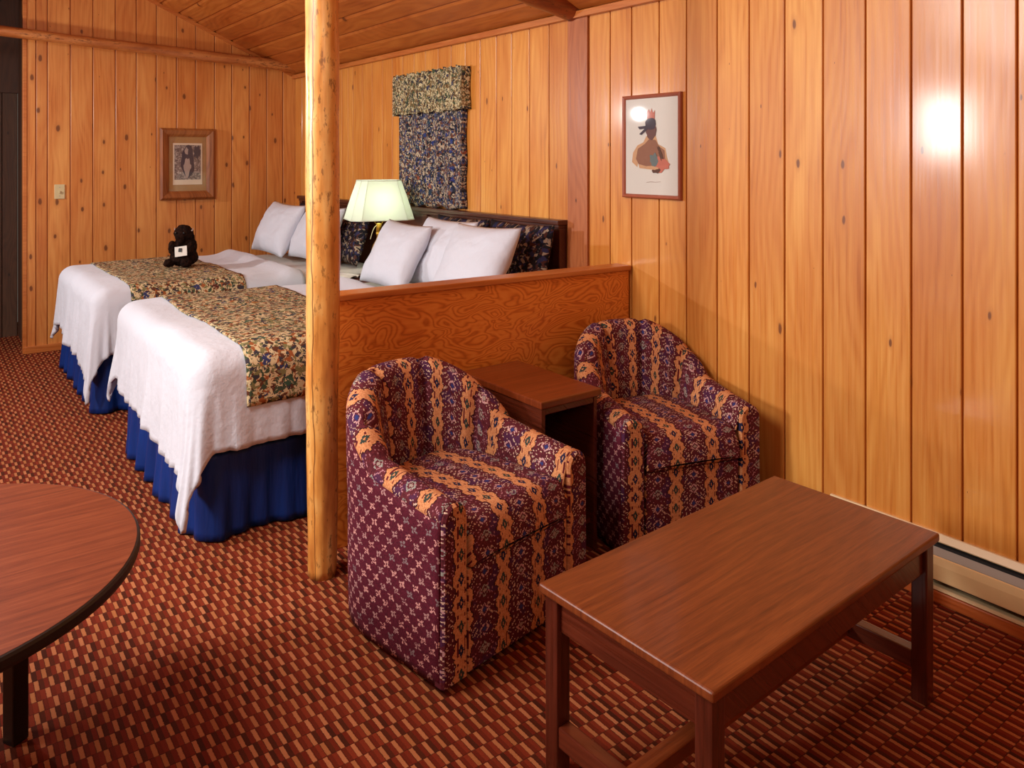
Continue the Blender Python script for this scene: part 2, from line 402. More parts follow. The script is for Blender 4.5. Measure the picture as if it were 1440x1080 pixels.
def add_box(bm, x0, x1, y0, y1, z0, z1, bev=0, seg=2, mtx=None):
    r = bmesh.ops.create_cube(bm, size=1); vs = r['verts']
    for v in vs:
        v.co = Vector(((x0+x1)/2+v.co.x*(x1-x0), (y0+y1)/2+v.co.y*(y1-y0), (z0+z1)/2+v.co.z*(z1-z0)))
    es = list({e for v in vs for e in v.link_edges})
    if bev > 0:
        rr = bmesh.ops.bevel(bm, geom=es, offset=bev, segments=seg, profile=.6, affect='EDGES')
        vs = list({v for v in vs if v.is_valid} | set(rr['verts']))
    if mtx:
        for v in vs: v.co = mtx @ v.co
    return vs
def box(name, mat, x0, x1, y0, y1, z0, z1, parent=None, bev=.003, seg=2, **k):
    bm = bmesh.new(); add_box(bm, x0, x1, y0, y1, z0, z1, bev, seg); return from_bm(name, bm, mat, parent, **k)
def add_tube(bm, p0, p1, r0, r1=None, n=16, caps=True):
    r1 = r0 if r1 is None else r1
    p0, p1 = Vector(p0), Vector(p1); d = (p1-p0); q = d.to_track_quat('Z', 'Y').to_matrix()
    a = []; b = []
    for i in range(n):
        t = 2*PI*i/n; c = Vector((math.cos(t), math.sin(t), 0))
        a.append(bm.verts.new(p0+q@(c*r0))); b.append(bm.verts.new(p1+q@(c*r1)))
    for i in range(n):
        j = (i+1) % n; bm.faces.new((a[i], a[j], b[j], b[i]))
    if caps: bm.faces.new(a[::-1]); bm.faces.new(b)
def add_lathe(bm, prof, n=32, c=(0, 0)):
    rows = []
    for r, z in prof:
        rows.append([bm.verts.new((c[0]+r*math.cos(2*PI*i/n), c[1]+r*math.sin(2*PI*i/n), z)) for i in range(n)])
    for k in range(len(rows)-1):
        for i in range(n):
            j = (i+1) % n; bm.faces.new((rows[k][i], rows[k][j], rows[k+1][j], rows[k+1][i]))
    bm.faces.new(rows[0][::-1]); bm.faces.new(rows[-1])
def grid_mesh(name, pts, nu, nv, uvs=None, close_u=False):
    """pts[i*nv+j]"""
    faces = []
    for i in range(nu-1 + (1 if close_u else 0)):
        for j in range(nv-1):
            i2 = (i+1) % nu
            faces.append((i*nv+j, i2*nv+j, i2*nv+j+1, i*nv+j+1))
    me = bpy.data.meshes.new(name); me.from_pydata(pts, [], faces)
    if uvs:
        ul = me.uv_layers.new(name='UVMap')
        for p in me.polygons:
            for li in p.loop_indices: ul.data[li].uv = uvs[me.loops[li].vertex_index]
    for p in me.polygons: p.use_smooth = True
    me.update(); return me
def mod_solid(o, t, off=-1):
    m = o.modifiers.new('solidify', 'SOLIDIFY'); m.thickness = t; m.offset = off; return m
def setbc(me, vals):
    a = me.attributes.new('bc', 'FLOAT_COLOR', 'POINT')
    for i, v in enumerate(vals): a.data[i].color = v
def boards(name, mat, seams, frame, back=.014, gap=.0034, ch=.0025, parent=None):
    """frame(s, h, d) -> world point; s along the wall, h in 0..1 from bottom to top, d = depth behind the face"""
    V = []; Fc = []; bc = []
    for a, b in zip(seams[:-1], seams[1:]):
        if a > b: a, b = b, a
        a2, b2 = a+gap, b-gap
        sec = [(a2, back), (a2, ch*.8), (a2+ch, 0), (b2-ch, 0), (b2, ch*.8), (b2, back)]
        base = len(V); col = (random.random(), random.random(), random.random(), 1)
        for h in (0, 1):
            for s, d in sec: V.append(frame(s, h, d)); bc.append(col)
        for i in range(5): Fc.append((base+i, base+i+1, base+6+i+1, base+6+i))
    # backing so the grooves are shut
    s0, s1 = min(seams), max(seams); base = len(V)
    for s, h in ((s0, 0), (s1, 0), (s1, 1), (s0, 1)): V.append(frame(s, h, back)); bc.append((.5, 0, .5, 1))
    Fc.append((base, base+1, base+2, base+3))
    me = bpy.data.meshes.new(name); me.from_pydata([tuple(v) for v in V], [], Fc); me.update(); setbc(me, bc)
    return link(name, me, mat, parent)

# ---------------------------------------------------------------- the room
WX, BY, LX, FY = 2.8, 7.07, -1.9, -1.2
RX = .3; SL = .446; EZ = 2.286
def cz(x): return EZ + SL*(WX-x) if x >= RX else EZ + SL*(WX-RX) - SL*(RX-x)
fl = box('floor', M['carpet'], LX-.1, WX+.1, FY-.1, 8.5, -.05, 0, bev=0); struct(fl)

seams_r = [7.07, 6.9, 6.73, 6.56, 6.39, 6.22, 6.05, 5.93, 5.84, 5.67, 5.501, 5.331, 5.174, 5.019, 4.854, 4.697, 4.529, 4.368, 4.199, 4.031, 3.859, 3.705, 3.536, 3.361, 3.194, 3.031, 2.875, 2.724, 2.544, 2.378, 2.205, 2.038, 1.867, 1.698, 1.526, 1.358, 1.187, 1.022]
while seams_r[-1] > FY: seams_r.append(seams_r[-1]-.168)
struct(boards('wall_right', M['pine'], seams_r, lambda s, h, d: (WX+d, s, 2.34*h)))
seams_b = [.642, .716, .793, .95, 1.11, 1.274, 1.432, 1.588, 1.749, 1.905, 2.065, 2.215, 2.372, 2.53, 2.682, 2.83]
struct(boards('wall_back', M['pine_back'], seams_b, lambda s, h, d: (s, BY+d, (cz(min(s, 2.79))+.02)*h)))
# plain boards for the sides the camera stands between
def rs(a, b, w=.16):
    n = max(1, round((b-a)/w)); return [a+(b-a)*i/n for i in range(n+1)]
struct(boards('wall_left', M['pine_back'], rs(FY, 7.8), lambda s, h, d: (LX-d, s, (cz(LX)+.05)*h)))
struct(boards('wall_front', M['pine_back'], rs(LX, WX), lambda s, h, d: (s, FY-d, (cz(s)+.02)*h)))
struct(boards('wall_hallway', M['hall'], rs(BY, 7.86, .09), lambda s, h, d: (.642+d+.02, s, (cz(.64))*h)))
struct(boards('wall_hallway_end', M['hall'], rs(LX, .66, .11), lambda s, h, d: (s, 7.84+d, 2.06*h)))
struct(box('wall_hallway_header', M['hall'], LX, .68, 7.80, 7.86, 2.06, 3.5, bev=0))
# ceiling, two slopes of boards
W = .1475
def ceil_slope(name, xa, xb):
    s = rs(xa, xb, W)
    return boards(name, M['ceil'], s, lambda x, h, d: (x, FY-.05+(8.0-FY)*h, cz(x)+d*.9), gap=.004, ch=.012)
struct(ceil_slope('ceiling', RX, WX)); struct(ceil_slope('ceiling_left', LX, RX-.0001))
# trims
bm = bmesh.new()
add_box(bm, WX-.035, WX, FY, BY, 2.250, 2.285, .004)
struct(from_bm('trim_1', bm, M['trimw']))                     # cornice
struct(box('trim_2', M['pine_dark'], WX-.012, WX+.004, 3.034, 3.19, 0, 2.25, bev=.003))   # stained cover board
struct(box('trim_3', M['trimx'], .63, WX, BY-.014, BY, cz(WX)-.002, cz(WX)+.0, bev=0)) if False else None
bm = bmesh.new()                                                # rake trim under the ceiling on the back wall
vs = []
for x in (.64, 1.2, 1.8, 2.4, 2.79):
    z = cz(x)
    vs.append([bm.verts.new((x, BY-.018, z-.03)), bm.verts.new((x, BY-.018, z)), bm.verts.new((x, BY, z)), bm.verts.new((x, BY, z-.03))])
for a, b in zip(vs[:-1], vs[1:]):
    for i in range(4): bm.faces.new((a[i], b[i], b[(i+1) % 4], a[(i+1) % 4]))
bm.faces.new(vs[0]); bm.faces.new(vs[-1][::-1])
struct(from_bm('trim_4', bm, M['trimx']))
struct(box('baseboard_back', M['trimx'], .64, 2.79, BY-.02, BY, 0, .055, bev=.004))
struct(box('baseboard_right', M['base'], 2.737, WX, FY, 2.70, 0, .043, bev=.006))
struct(box('trim_5', M['trimx'], .628, .655, BY-.006, BY+.06, 0, cz(.64), bev=.003))       # corner strip at hall opening

# half wall between the beds and the sitting area
pa = math.atan2(2.726-2.806, 2.80-1.25)
pl = math.hypot(2.79-1.25, 2.726-2.806)
part = box('wall_partition', M['ply'], 0, pl-.004, 0, .085, 0, .953, bev=.002, loc=(1.25, 2.808, 0), rot=(0, 0, pa)); struct(part)
box('wall_cap', M['trimx'], -.0, pl+.0, -.014, .095, .953, .978, parent=part, bev=.006, seg=3)

# ---------------------------------------------------------------- logs
def log_mesh(name, pts, rad, mat, nseg=28, seed=0, **k):
    """log following a straight local axis (Z or X) with knots and uneven girth"""
    p0, p1 = Vector(pts[0]), Vector(pts[1]); d = p1-p0; L = d.length; q = d.to_track_quat('Z', 'Y').to_matrix()
    n = int(L/.03); V = []
    for i in range(n+1):
        t = i/n; c = p0+d*t
        r = rad(t)
        for j in range(nseg):
            a = 2*PI*j/nseg; u = Vector((math.cos(a), math.sin(a), 0))
            nn = noise.noise(Vector((u.x*1.2+seed, u.y*1.2, t*L*2.2)))*.09 + noise.noise(Vector((u.x*3+seed, u.y*3, t*L*7)))*.045
            V.append(tuple(c+q@(u*r*(1+nn))))
    me = grid_mesh(name, V, n+1, nseg)
    bm = bmesh.new(); bm.from_mesh(me); bm.verts.ensure_lookup_table()
    for i in range(n): bm.faces.new([bm.verts[i*nseg+nseg-1], bm.verts[(i+1)*nseg+nseg-1], bm.verts[(i+1)*nseg], bm.verts[i*nseg]])
    bm.faces.new([bm.verts[j] for j in range(nseg)]); bm.faces.new([bm.verts[n*nseg+j] for j in range(nseg)][::-1])
    bmesh.ops.recalc_face_normals(bm, faces=bm.faces)
    bm.to_mesh(me); bm.free()
    o = link(name, me, mat, smooth=True, **k); return o
post = log_mesh('log_post', [(0, 0, 0), (.0, 0, 2.97)], lambda t: .0475+.0125*min(1, t*2.97/.9)**.6, M['log'], loc=(1.158, 2.668, 0), seed=3)
tag(post, 'upright peeled pine log post beside the half wall', 'post')
lb = log_mesh('log_beam', [(0, 0, 0), (4.70, 0, -.222)], lambda t: .043+.004*math.sin(t*9), M['log_beam'], loc=(-1.90, 6.95, 2.570), seed=9)
tag(lb, 'long thin log beam crossing in front of the far pine wall', 'beam', 'log beams under the roof')
lb2 = log_mesh('log_beam', [(0, 0, 0), (4.70, 0, -1.0)], lambda t: .085-.012*t, M['log_red'], loc=(-1.90, 3.16, 3.31), seed=14)
tag(lb2, 'thick reddish log beam meeting the top of the long wall', 'beam', 'log beams under the roof')

# ---------------------------------------------------------------- bed, bedding
def T_noise(x, y, s): return noise.noise(Vector((x*3+s, y*3, s)))*.014 + noise.noise(Vector((x*9+s, y*9, s)))*.004
def drape(x, y, W, T, off, seed, fold=1., ex=.05, ey=.04, R=.10):
    ox = max(0., ex-x); oy = 0.; sy = 0
    if y < ey: oy = ey-y; sy = -1
    elif y > W-ey: oy = y-(W-ey); sy = 1
    bx, by = max(x, ex), min(max(y, ey), W-ey)
    r = math.hypot(ox, oy)
    z = T + T_noise(bx, by, seed) + .035*math.exp(-((x-1.16)/.08)**2)
    if r < 1e-6: return (x, y, z+off)
    nx, ny = -ox/r, sy*oy/r
    q = R*PI/2
    if r < q: h = R*math.sin(r/R); dz = R*(1-math.cos(r/R)); k = 0
    else: h = R+.05*(r-q); dz = R+(r-q)*.985; k = (r-q)
    phi = math.atan2(oy, ox)
    per = by*1. + bx*1.7 + (phi*.28 if sy < 0 else -phi*.28)
    w = math.sin(per*34+seed+2.2*math.sin(per*11))*.34 + math.sin(per*73+seed*2+math.sin(per*19))*.20 + noise.noise(Vector((per*5, k*2.5, seed)))*1.1
    h += fold*w*.075*min(k, .5) + off*math.sin(min(r/R, PI/2))
    h += .10*(math.sin(2*phi)**2)*min(k, .45)*fold
    zz = z+off*math.cos(min(r/R, PI/2)) - dz
    return (bx+nx*h, by+ny*h, max(zz, .03))
def cloth_piece(name, mat, x0, x1, y0, y1, W, T, off, seed, thick, foot=None, fold=1., step=.022, cut=None, **k):
    nu = int((x1-x0)/step)+1; nv = int((y1-y0)/step)+1; V = []; UV = []
    for i in range(nu):
        for j in range(nv):
            x = x0+(x1-x0)*i/(nu-1); y = y0+(y1-y0)*j/(nv-1)
            if foot and x < 0: x = x*foot(y)
            hem = .012*math.sin(y*9+seed) + .008*math.sin(y*23)
            if x < -.1: x += hem*min(1, (-x-.1)/.3)
            V.append(drape(x, y, W, T, off, seed, fold)); UV.append((x, y))
    me = grid_mesh(name, V, nu, nv, UV)
    o = link(name, me, mat, **k); mod_solid(o, thick, -1)
    return o
def make_bed(name_lab, x0, y0, W, T, seed, dlab, rlab):
    L = 2.76-x0-.04
    b = thing('bed', name_lab, 'bed', (x0, y0, 0), 0, 'two beds side by side')
    box('box_spring', M['mattress'], .05, L, .03, W-.03, .10, .34, parent=b, bev=.02, seg=3)
    m = box('mattress', M['mattress'], .04, L, .02, W-.02, .342, T-.025, parent=b, bev=.05, seg=4)
    for p in m.data.polygons: p.use_smooth = True
    # metal feet
    for fx in (.25, L-.15):
        for fy in (.12, W-.12):
            bm = bmesh.new(); add_tube(bm, (fx, fy, 0), (fx, fy, .1), .022, .022, 12); from_bm('leg', bm, M['black'], b)
    # gathered skirt on three sides
    path = []; n1 = int(L/.012); n2 = int(W/.012)
    c = .05
    for i in range(n1): path.append((L-(L-c)*i/n1, 0, (0, -1)))
    for i in range(6): a = -PI/2 - (PI/2)*(i+1)/7; path.append((c+c*math.cos(a), c+c*math.sin(a), (math.cos(a), math.sin(a))))
    for i in range(n2): path.append((0, c+(W-2*c)*i/(n2-1), (-1, 0)))
    for i in range(6): a = PI - (PI/2)*(i+1)/7; path.append((c+c*math.cos(a), W-c+c*math.sin(a), (math.cos(a), math.sin(a))))
    for i in range(n1): path.append((c+(L-c)*i/n1, W, (0, 1)))
    V = []; s = 0; prev = None; nz = 12
    for (px, py, nn) in path:
        if prev: s += math.hypot(px-prev[0], py-prev[1])
        prev = (px, py)
        for j in range(nz):
            t = j/(nz-1)
            w = math.sin(s*30+1.7*math.sin(s*9+seed))*.6 + math.sin(s*71+seed)*.25
            amp = .006+.026*t
            d = .004 + w*amp + .018*t
            V.append((px+nn[0]*d, py+nn[1]*d, .345-(.345-.008)*t))
    me = grid_mesh('bed_skirt', V, len(path), nz); me.flip_normals() if False else None
    o = link('bed_skirt', me, M['blue'], b); mod_solid(o, .003, 0); o['label'] = 'royal blue gathered bed skirt'
    # bedding that lies on the bed
    foot = lambda y: 1.12-.22*min(1, max(0, y/W))
    d = cloth_piece('duvet', M['white'], -.46, 1.24, -.405, W+.34, W, T, .0, seed, .02, foot, 1., loc=(x0, y0, 0)); tag(d, dlab, 'duvet', 'white duvets')
    r = cloth_piece('bed_runner', M['runner'], .16, .80 if seed == 1. else .84, -.245, W+.2, W, T, .010, seed, .006, None, .6, loc=(x0, y0, 0)); tag(r, rlab, 'bed runner', 'floral bed runners')
    return b
make_bed('bed with a blue skirt nearest the log post and half wall', .87, 3.17, 1.36, .75, 1.,
         'white duvet draped over the foot of the bed nearest the log post', 'tan floral runner lying across the bed nearest the log post')
make_bed('bed with a blue skirt standing by the far pine wall', .84, 5.13, 1.34, .735, 4.,
         'white duvet draped over the foot of the bed by the far wall', 'tan floral runner under the stuffed animal on the far bed')

def pillow(name, mat, w, h, t, loc, tilt, rz, seed, label, group=None, rot_in=0):
    nu = nv = 26; V = []; UV = []
    for side in (1, -1):
        for i in range(nu):
            for j in range(nv):
                u = -1+2*i/(nu-1); v = -1+2*j/(nv-1)
                u = math.copysign(abs(u)**.8, u); v = math.copysign(abs(v)**.8, v)
                th = ((1-u**4)*(1-v**4))**.5 * (1-.25*(u*u+v*v)*.5)
                x = w/2*u*(1-.055*(1-v*v)); z = h/2*v*(1-.07*(1-u*u))
                nn = noise.noise(Vector((u*1.6+seed, v*1.6, seed+side)))*.02 + noise.noise(Vector((u*5+seed, v*5, seed+side)))*.008
                V.append((x, side*(t/2*th + nn*th), z - .03*th*v)); UV.append((x, z+side))
    F_ = []
    for s in range(2):
        for i in range(nu-1):
            for j in range(nv-1):
                q = (s*nu*nv+i*nv+j, s*nu*nv+(i+1)*nv+j, s*nu*nv+(i+1)*nv+j+1, s*nu*nv+i*nv+j+1)
                F_.append(q if s else q[::-1])
    me = bpy.data.meshes.new(name); me.from_pydata(V, [], F_)
    ul = me.uv_layers.new(name='UVMap')
    for p in me.polygons:
        p.use_smooth = True
        for li in p.loop_indices: ul.data[li].uv = UV[me.loops[li].vertex_index]
    bm = bmesh.new(); bm.from_mesh(me); bmesh.ops.remove_doubles(bm, verts=bm.verts, dist=.0005); bmesh.ops.recalc_face_normals(bm, faces=bm.faces); bm.to_mesh(me); bm.free()
    for p in me.polygons: p.use_smooth = True
    o = link(name, me, mat)
    # local: x width, z height, y thick. lean back by tilt, then face -X with rz
    o.matrix_world = Matrix.Translation(loc) @ Matrix.Rotation(-PI/2+rz, 4, 'Z') @ Matrix.Rotation(-tilt, 4, 'X') @ Matrix.Rotation(rot_in, 4, 'Y')
    tag(o, label, 'pillow', 'white pillows on the beds' if name == 'pillow' else 'dark patterned pillows against the headboard')
    return o
# near bed: two plump pairs, dark shams behind
pillow('pillow', M['white'], .52, .43, .16, (2.29, 4.20, .925), .50, .03, 1, 'white pillow leaning in front under the lamp shade on near bed', rot_in=.03)
pillow('pillow', M['white'], .56, .44, .14, (2.445, 3.95, .945), .44, .0, 3, 'white pillow in the middle of the near bed, partly behind another', rot_in=.0)
pillow('pillow', M['white'], .62, .43, .16, (2.375, 3.48, .95), .48, -.04, 5, 'white pillow nearest the half wall on the near bed', rot_in=-.03)
pillow('patterned_pillow', M['sham'], .58, .42, .11, (2.64, 4.05, .94), .20, 0, 8, 'dark floral pillow behind the white pillows of the near bed')
pillow('patterned_pillow', M['sham'], .58, .42, .12, (2.63, 3.445, .945), .20, 0, 9, 'dark floral pillow poking out at the half wall end of the headboard')
# far bed
pillow('pillow', M['white'], .64, .44, .17, (2.28, 6.12, .95), .46, .03, 12, 'white pillow closest to the far wall on the far bed', rot_in=.02)
pillow('pillow', M['white'], .62, .44, .17, (2.36, 5.55, .95), .46, 0, 15, 'white pillow half hidden by the log post on the far bed')
pillow('patterned_pillow', M['sham'], .62, .42, .13, (2.56, 5.46, .93), .30, 0, 18, 'dark floral pillow just right of the log post on the far bed')
pillow('patterned_pillow', M['sham'], .62, .42, .13, (2.55, 6.16, .93), .30, 0, 19, 'dark floral pillow behind the far wall white pillow')

# ---------------------------------------------------------------- headboard
hb = thing('headboard', 'long dark mahogany headboard along the wall behind both beds', 'headboard', (2.795, 3.2, 0))
box('panel', M['head'], -.035, -.005, .04, 3.58, .25, 1.125, parent=hb)
bm = bmesh.new(); add_box(bm, -.075, 0, -.01, 3.63, 1.145, 1.172, .006, 3); add_box(bm, -.062, 0, 0, 3.62, 1.125, 1.146, .006, 2)
from_bm('top_rail', bm, M['head'], hb)
for y in (0, 1.38, 1.93, 3.56): box('post', M['head'], -.055, -.003, y, y+.06, 0, 1.126, parent=hb, bev=.004)
for y0_, y1_ in ((.08, 1.36), (2.01, 3.54)):
    box('inset_panel', M['head'], -.044, -.034, y0_+.05, y1_-.05, .45, 1.07, parent=hb, bev=.006)

# nightstand between the beds
ns = thing('nightstand', 'dark wooden nightstand between the two beds', 'nightstand', (2.262, 4.62, 0))
box('body', M['mahogy'], .02, .43, .01, .44, 0, .665, parent=ns)
box('tabletop', M['mahogy'], 0, .44, 0, .45, .665, .69, parent=ns, bev=.005)
for z0, z1 in ((.08, .34), (.36, .64)):
    dr = box('drawer', M['mahogy'], .004, .02, .03, .42, z0, z1, parent=ns, bev=.004)
    bm = bmesh.new(); bmesh.ops.create_uvsphere(bm, u_segments=12, v_segments=8, radius=.012, matrix=Matrix.Translation((-.008, .225, (z0+z1)/2))); from_bm('knob', bm, M['brass'], dr, smooth=True)
    
bk = thing('booklet', 'pale printed booklet lying open on the nightstand', 'booklet', (2.34, 4.97, .691), .3)
for s in (-1, 1):
    V = []
    for i in range(10):
        for j in range(2):
            t = i/9; V.append((s*t*.09, (j-.5)*.2, .004+.018*math.sin(PI*t**.6)*(1-t*.5)))
    me = grid_mesh('page', V, 10, 2); o = link('page', me, M['runner'] if False else M['paper'], bk); mod_solid(o, .003, 0)

# ---------------------------------------------------------------- lamp
LPX, LPY = 2.49, 4.795
lamp = thing('table_lamp', 'lit table lamp with a pale panelled shade between the beds', 'lamp', (LPX, LPY, .69), -.25)
bm = bmesh.new(); add_lathe(bm, [(.075, 0), (.078, .012), (.06, .025), (.022, .04), (.018, .07), (.045, .12), (.055, .17), (.042, .225), (.018, .265), (.014, .29), (.020, .30), (.020, .315)], 32); from_bm('lamp_base', bm, M['brass'], lamp, smooth=True)
bm = bmesh.new(); add_lathe(bm, [(.014, .315), (.018, .32), (.018, .37), (.012, .375)], 20); from_bm('lamp_socket', bm, M['brass'], lamp, smooth=True)
def shade_ring(n, rw, rd, z):
    P = []
    cx_, cy_ = rw*.28, rd*.28                                       # cut corner rectangle
    pts = [(-rw+cx_, -rd), (rw-cx_, -rd), (rw, -rd+cy_), (rw, rd-cy_), (rw-cx_, rd), (-rw+cx_, rd), (-rw, rd-cy_), (-rw, -rd+cy_)]
    return [(x, y, z) for x, y in pts]
V = []; nz = 10
for k in range(nz):
    t = k/(nz-1); e = t**1.12
    V += shade_ring(8, .212-.078*e, .175-.065*e, .405+.262*t)
Fc = [(k*8+i, k*8+(i+1) % 8, (k+1)*8+(i+1) % 8, (k+1)*8+i) for k in range(nz-1) for i in range(8)]
me = bpy.data.meshes.new('lamp_shade'); me.from_pydata(V, [], Fc); me.update()
sh = link('lamp_shade', me, M['shade'], lamp); mod_solid(sh, .0015, 0)
bm = bmesh.new()
for z, rw, rd in ((.405, .212, .175), (.667, .134, .11)):
    P = shade_ring(8, rw+.002, rd+.002, z)
    for i in range(8): add_tube(bm, P[i], P[(i+1) % 8], .0035, n=6)
B = shade_ring(8, .213, .176, .405); T_ = shade_ring(8, .135, .111, .667)
for i in range(8): add_tube(bm, B[i], T_[i], .002, n=5)
from_bm('shade_trim', bm, M['shade'], sh)
bm = bmesh.new()
for s in (-1, 1): add_tube(bm, (0, 0, .64), (s*.13, 0, .66), .002, n=6)
add_tube(bm, (0, 0, .56), (0, 0, .66), .003, n=6)
for s in (-1, 1):
    pr = None
    for i in range(9):
        a = PI*i/8; p = (s*.045*math.sin(a), 0, .36+.20*(1-math.cos(a))/2)
        if pr: add_tube(bm, pr, p, .002, n=6)
        pr = p
from_bm('harp', bm, M['brass'], lamp)
bm = bmesh.new(); pr = None
for i in range(13):
    t = i/12; p = (-.02-.05*t, -.02-.035*t, .36-.085*t*t)
    if pr: add_tube(bm, pr, p, .0022, n=6)
    pr = p
from_bm('pull_chain', bm, M['ivory'], lamp)
bm = bmesh.new(); bmesh.ops.create_uvsphere(bm, u_segments=16, v_segments=10, radius=.028, matrix=Matrix.Translation((0, 0, .43)))
bulbm = NT('bulb'); em = bulbm.n.new('ShaderNodeEmission'); em.inputs[0].default_value = (.9, 1, .84, 1); em.inputs[1].default_value = 5
bulbm.t.links.new(em.outputs[0], bulbm.out.inputs[0])
from_bm('light_bulb', bm, bulbm.mat, lamp, smooth=True)

# ---------------------------------------------------------------- curtain
ct = thing('window_curtain', 'blue floral curtain under a tan floral valance on the long wall', 'curtain', (2.795, 4.58, 0))
def wavy(name, mat, yh, z0, z1, dep, amp, freq, seed, gather=False):
    V = []; UV = []; nu = 120; nz = 22
    sec = []
    n_side = 6
    for i in range(n_side): sec.append((-dep*i/n_side, -yh, 0))
    for i in range(nu): sec.append((-dep, -yh+2*yh*i/(nu-1), 1))
    for i in range(n_side): sec.append((-dep+dep*(i+1)/n_side, yh, 0))
    for k, (d, y, f) in enumerate(sec):
        for j in range(nz):
            t = j/(nz-1); z = z0+(z1-z0)*t
            a = amp*(1-.3*t) 
            w = (math.sin(y*freq+seed+.8*math.sin(y*13+seed))*.7+math.sin(y*freq*1.9+t*2)*.3)*a
            zz = z; dd = d
            if gather:
                if t > .9: dd -= .004*math.sin(y*130+seed)*3*(t-.9)/.1; zz += .006*math.sin(y*90)
                if t < .08: zz += .006*math.sin(y*40)
            elif t < .05: zz += .008*math.sin(y*30)
            V.append((dd-(w if f else 0), y+(0 if f else .006*math.sin(z*20)), zz)); UV.append((y*1.15+(0 if f else d), zz))
    me = grid_mesh(name, V, len(sec), nz, UV); o = link(name, me, mat, ct); mod_solid(o, .003, 0); return o
wavy('curtain_panel', M['curtain'], .405, 1.18, 1.90, .04, .016, 46, 1)
wavy('valance', M['valance'], .447, 1.815, 2.095, .075, .007, 60, 4, True)
bm = bmesh.new(); add_tube(bm, (-.05, -.44, 2.06), (-.05, .44, 2.06), .008); from_bm('curtain_rod', bm, M['brass'], ct)

# ---------------------------------------------------------------- pictures
def pframe(parent, mat, w, h, fw, dep, prof=.3):
    """mitred frame lying in XZ facing -Y"""
    for (a, b, rot) in ((w, h, 0), (h, w, 1), (w, h, 2), (h, w, 3)):
        L = a/2; D = b/2
        pr = [(0, 0), (0, -dep*.7), (fw*prof, -dep), (fw*.7, -dep*.8), (fw, -dep*.45), (fw, 0)]
        V = []
        for s in (-1, 1):
            for (p, d) in pr:
                x = s*(L-p); z = D-p
                for _ in range(rot): x, z = z, -x
                V.append((x, d, z))
        n = len(pr); Fc = [(i, (i+1) % n, n+(i+1) % n, n+i) for i in range(n)]+[tuple(range(n)), tuple(range(2*n-1, n-1, -1))]
        me = bpy.data.meshes.new('frame_rail'); me.from_pydata(V, [], Fc); me.update()
        bm = bmesh.new(); bm.from_mesh(me); bmesh.ops.recalc_face_normals(bm, faces=bm.faces); bm.to_mesh(me); bm.free()
        link('frame_rail', me, mat, parent)
def poly(name, mat, pts, y, parent, th=.0008):
    V = [(x, y, z) for x, z in pts]+[(x, y-th, z) for x, z in pts]; n = len(pts)
    Fc = [tuple(range(n)), tuple(range(2*n-1, n-1, -1))]+[(i, n+i, n+(i+1) % n, (i+1) % n) for i in range(n)]
    me = bpy.data.meshes.new(name); me.from_pydata(V, [], Fc); me.update()
    bm = bmesh.new(); bm.from_mesh(me); bmesh.ops.recalc_face_normals(bm, faces=bm.faces); bm.to_mesh(me); bm.free()
    return link(name, me, mat, parent)
def blob(cx_, cz_, rx, rz, n=22, j=.12, seed=0, rot=0):
    P = []
    for i in range(n):
        a = 2*PI*i/n; k = 1+j*noise.noise(Vector((math.cos(a)*1.7+seed, math.sin(a)*1.7, seed)))*2
        x, z = rx*math.cos(a)*k, rz*math.sin(a)*k
        P.append((cx_+x*math.cos(rot)-z*math.sin(rot), cz_+x*math.sin(rot)+z*math.cos(rot)))
    return P
p1 = thing('framed_picture', 'portrait print in a thin reddish frame on the long wall', 'picture', (2.797, 2.583, 1.562), -PI/2)
pframe(p1, M['frame_red'], .372, .500, .019, .022)
box('backing', M['paper'], -.17, .17, -.006, 0, -.235, .235, parent=p1, bev=0)
pr = box('print', M['paper'], -.172, .172, -.009, -.006, -.236, .236, parent=p1, bev=0)
y = -.009
poly('painted_figure', M['ink_tan'], [(-.125, -.075), (-.118, -.03), (-.09, .005), (-.05, .02), (-.03, .05), (.03, .05), (.045, .01), (.09, -.01), (.10, -.05), (.115, -.09), (.06, -.115), (-.02, -.11), (-.075, -.105), (-.085, -.08), (-.09, -.1)], y, pr)
poly('painted_figure', M['skin'], [(-.098, -.06), (-.085, -.01), (-.04, .012), (-.012, .035), (.03, .03), (.05, -.0), (.085, -.02), (.09, -.06), (.05, -.09), (-.03, -.095), (-.08, -.085)], y-.0008, pr)
poly('painted_figure', M['skin2'], blob(.0, .078, .034, .045, seed=2), y-.0016, pr)
poly('painted_figure', M['ink'], blob(.0, .108, .037, .027, seed=4), y-.0024, pr)
poly('painted_figure', M['ink'], [(-.02, .10), (-.085, .096), (-.072, .083), (-.04, .085), (-.075, .06), (-.06, .056), (-.02, .082)], y-.0024, pr)
poly('painted_figure', M['ink_red'], [(-.022, .13), (-.03, .16), (-.012, .178), (-.004, .16), (.004, .182), (.014, .158), (.026, .172), (.024, .13)], y-.0016, pr)
poly('painted_figure', M['ink_teal'], blob(.022, -.065, .028, .03, seed=7, j=.3), y-.0024, pr)
poly('painted_figure', M['ink_red'], blob(.075, -.085, .045, .036, seed=9, j=.4), y-.0022, pr)
poly('painted_figure', M['ink_brown'], blob(.04, -.118, .026, .010, seed=11, j=.5), y-.003, pr)
poly('painted_figure', M['ink_brown'], blob(.06, -.035, .010, .035, seed=12, j=.5, rot=.4), y-.0032, pr)
poly('painted_figure', M['ink_grey'], [(-.03, -.172), (.0, -.168), (.03, -.17), (.06, -.167), (.06, -.1695), (.03, -.1725), (.0, -.1715), (-.03, -.175)], y, pr)
box('glass', M['glass'], -.17, .17, -.0150, -.0140, -.234, .234, parent=p1, bev=0)

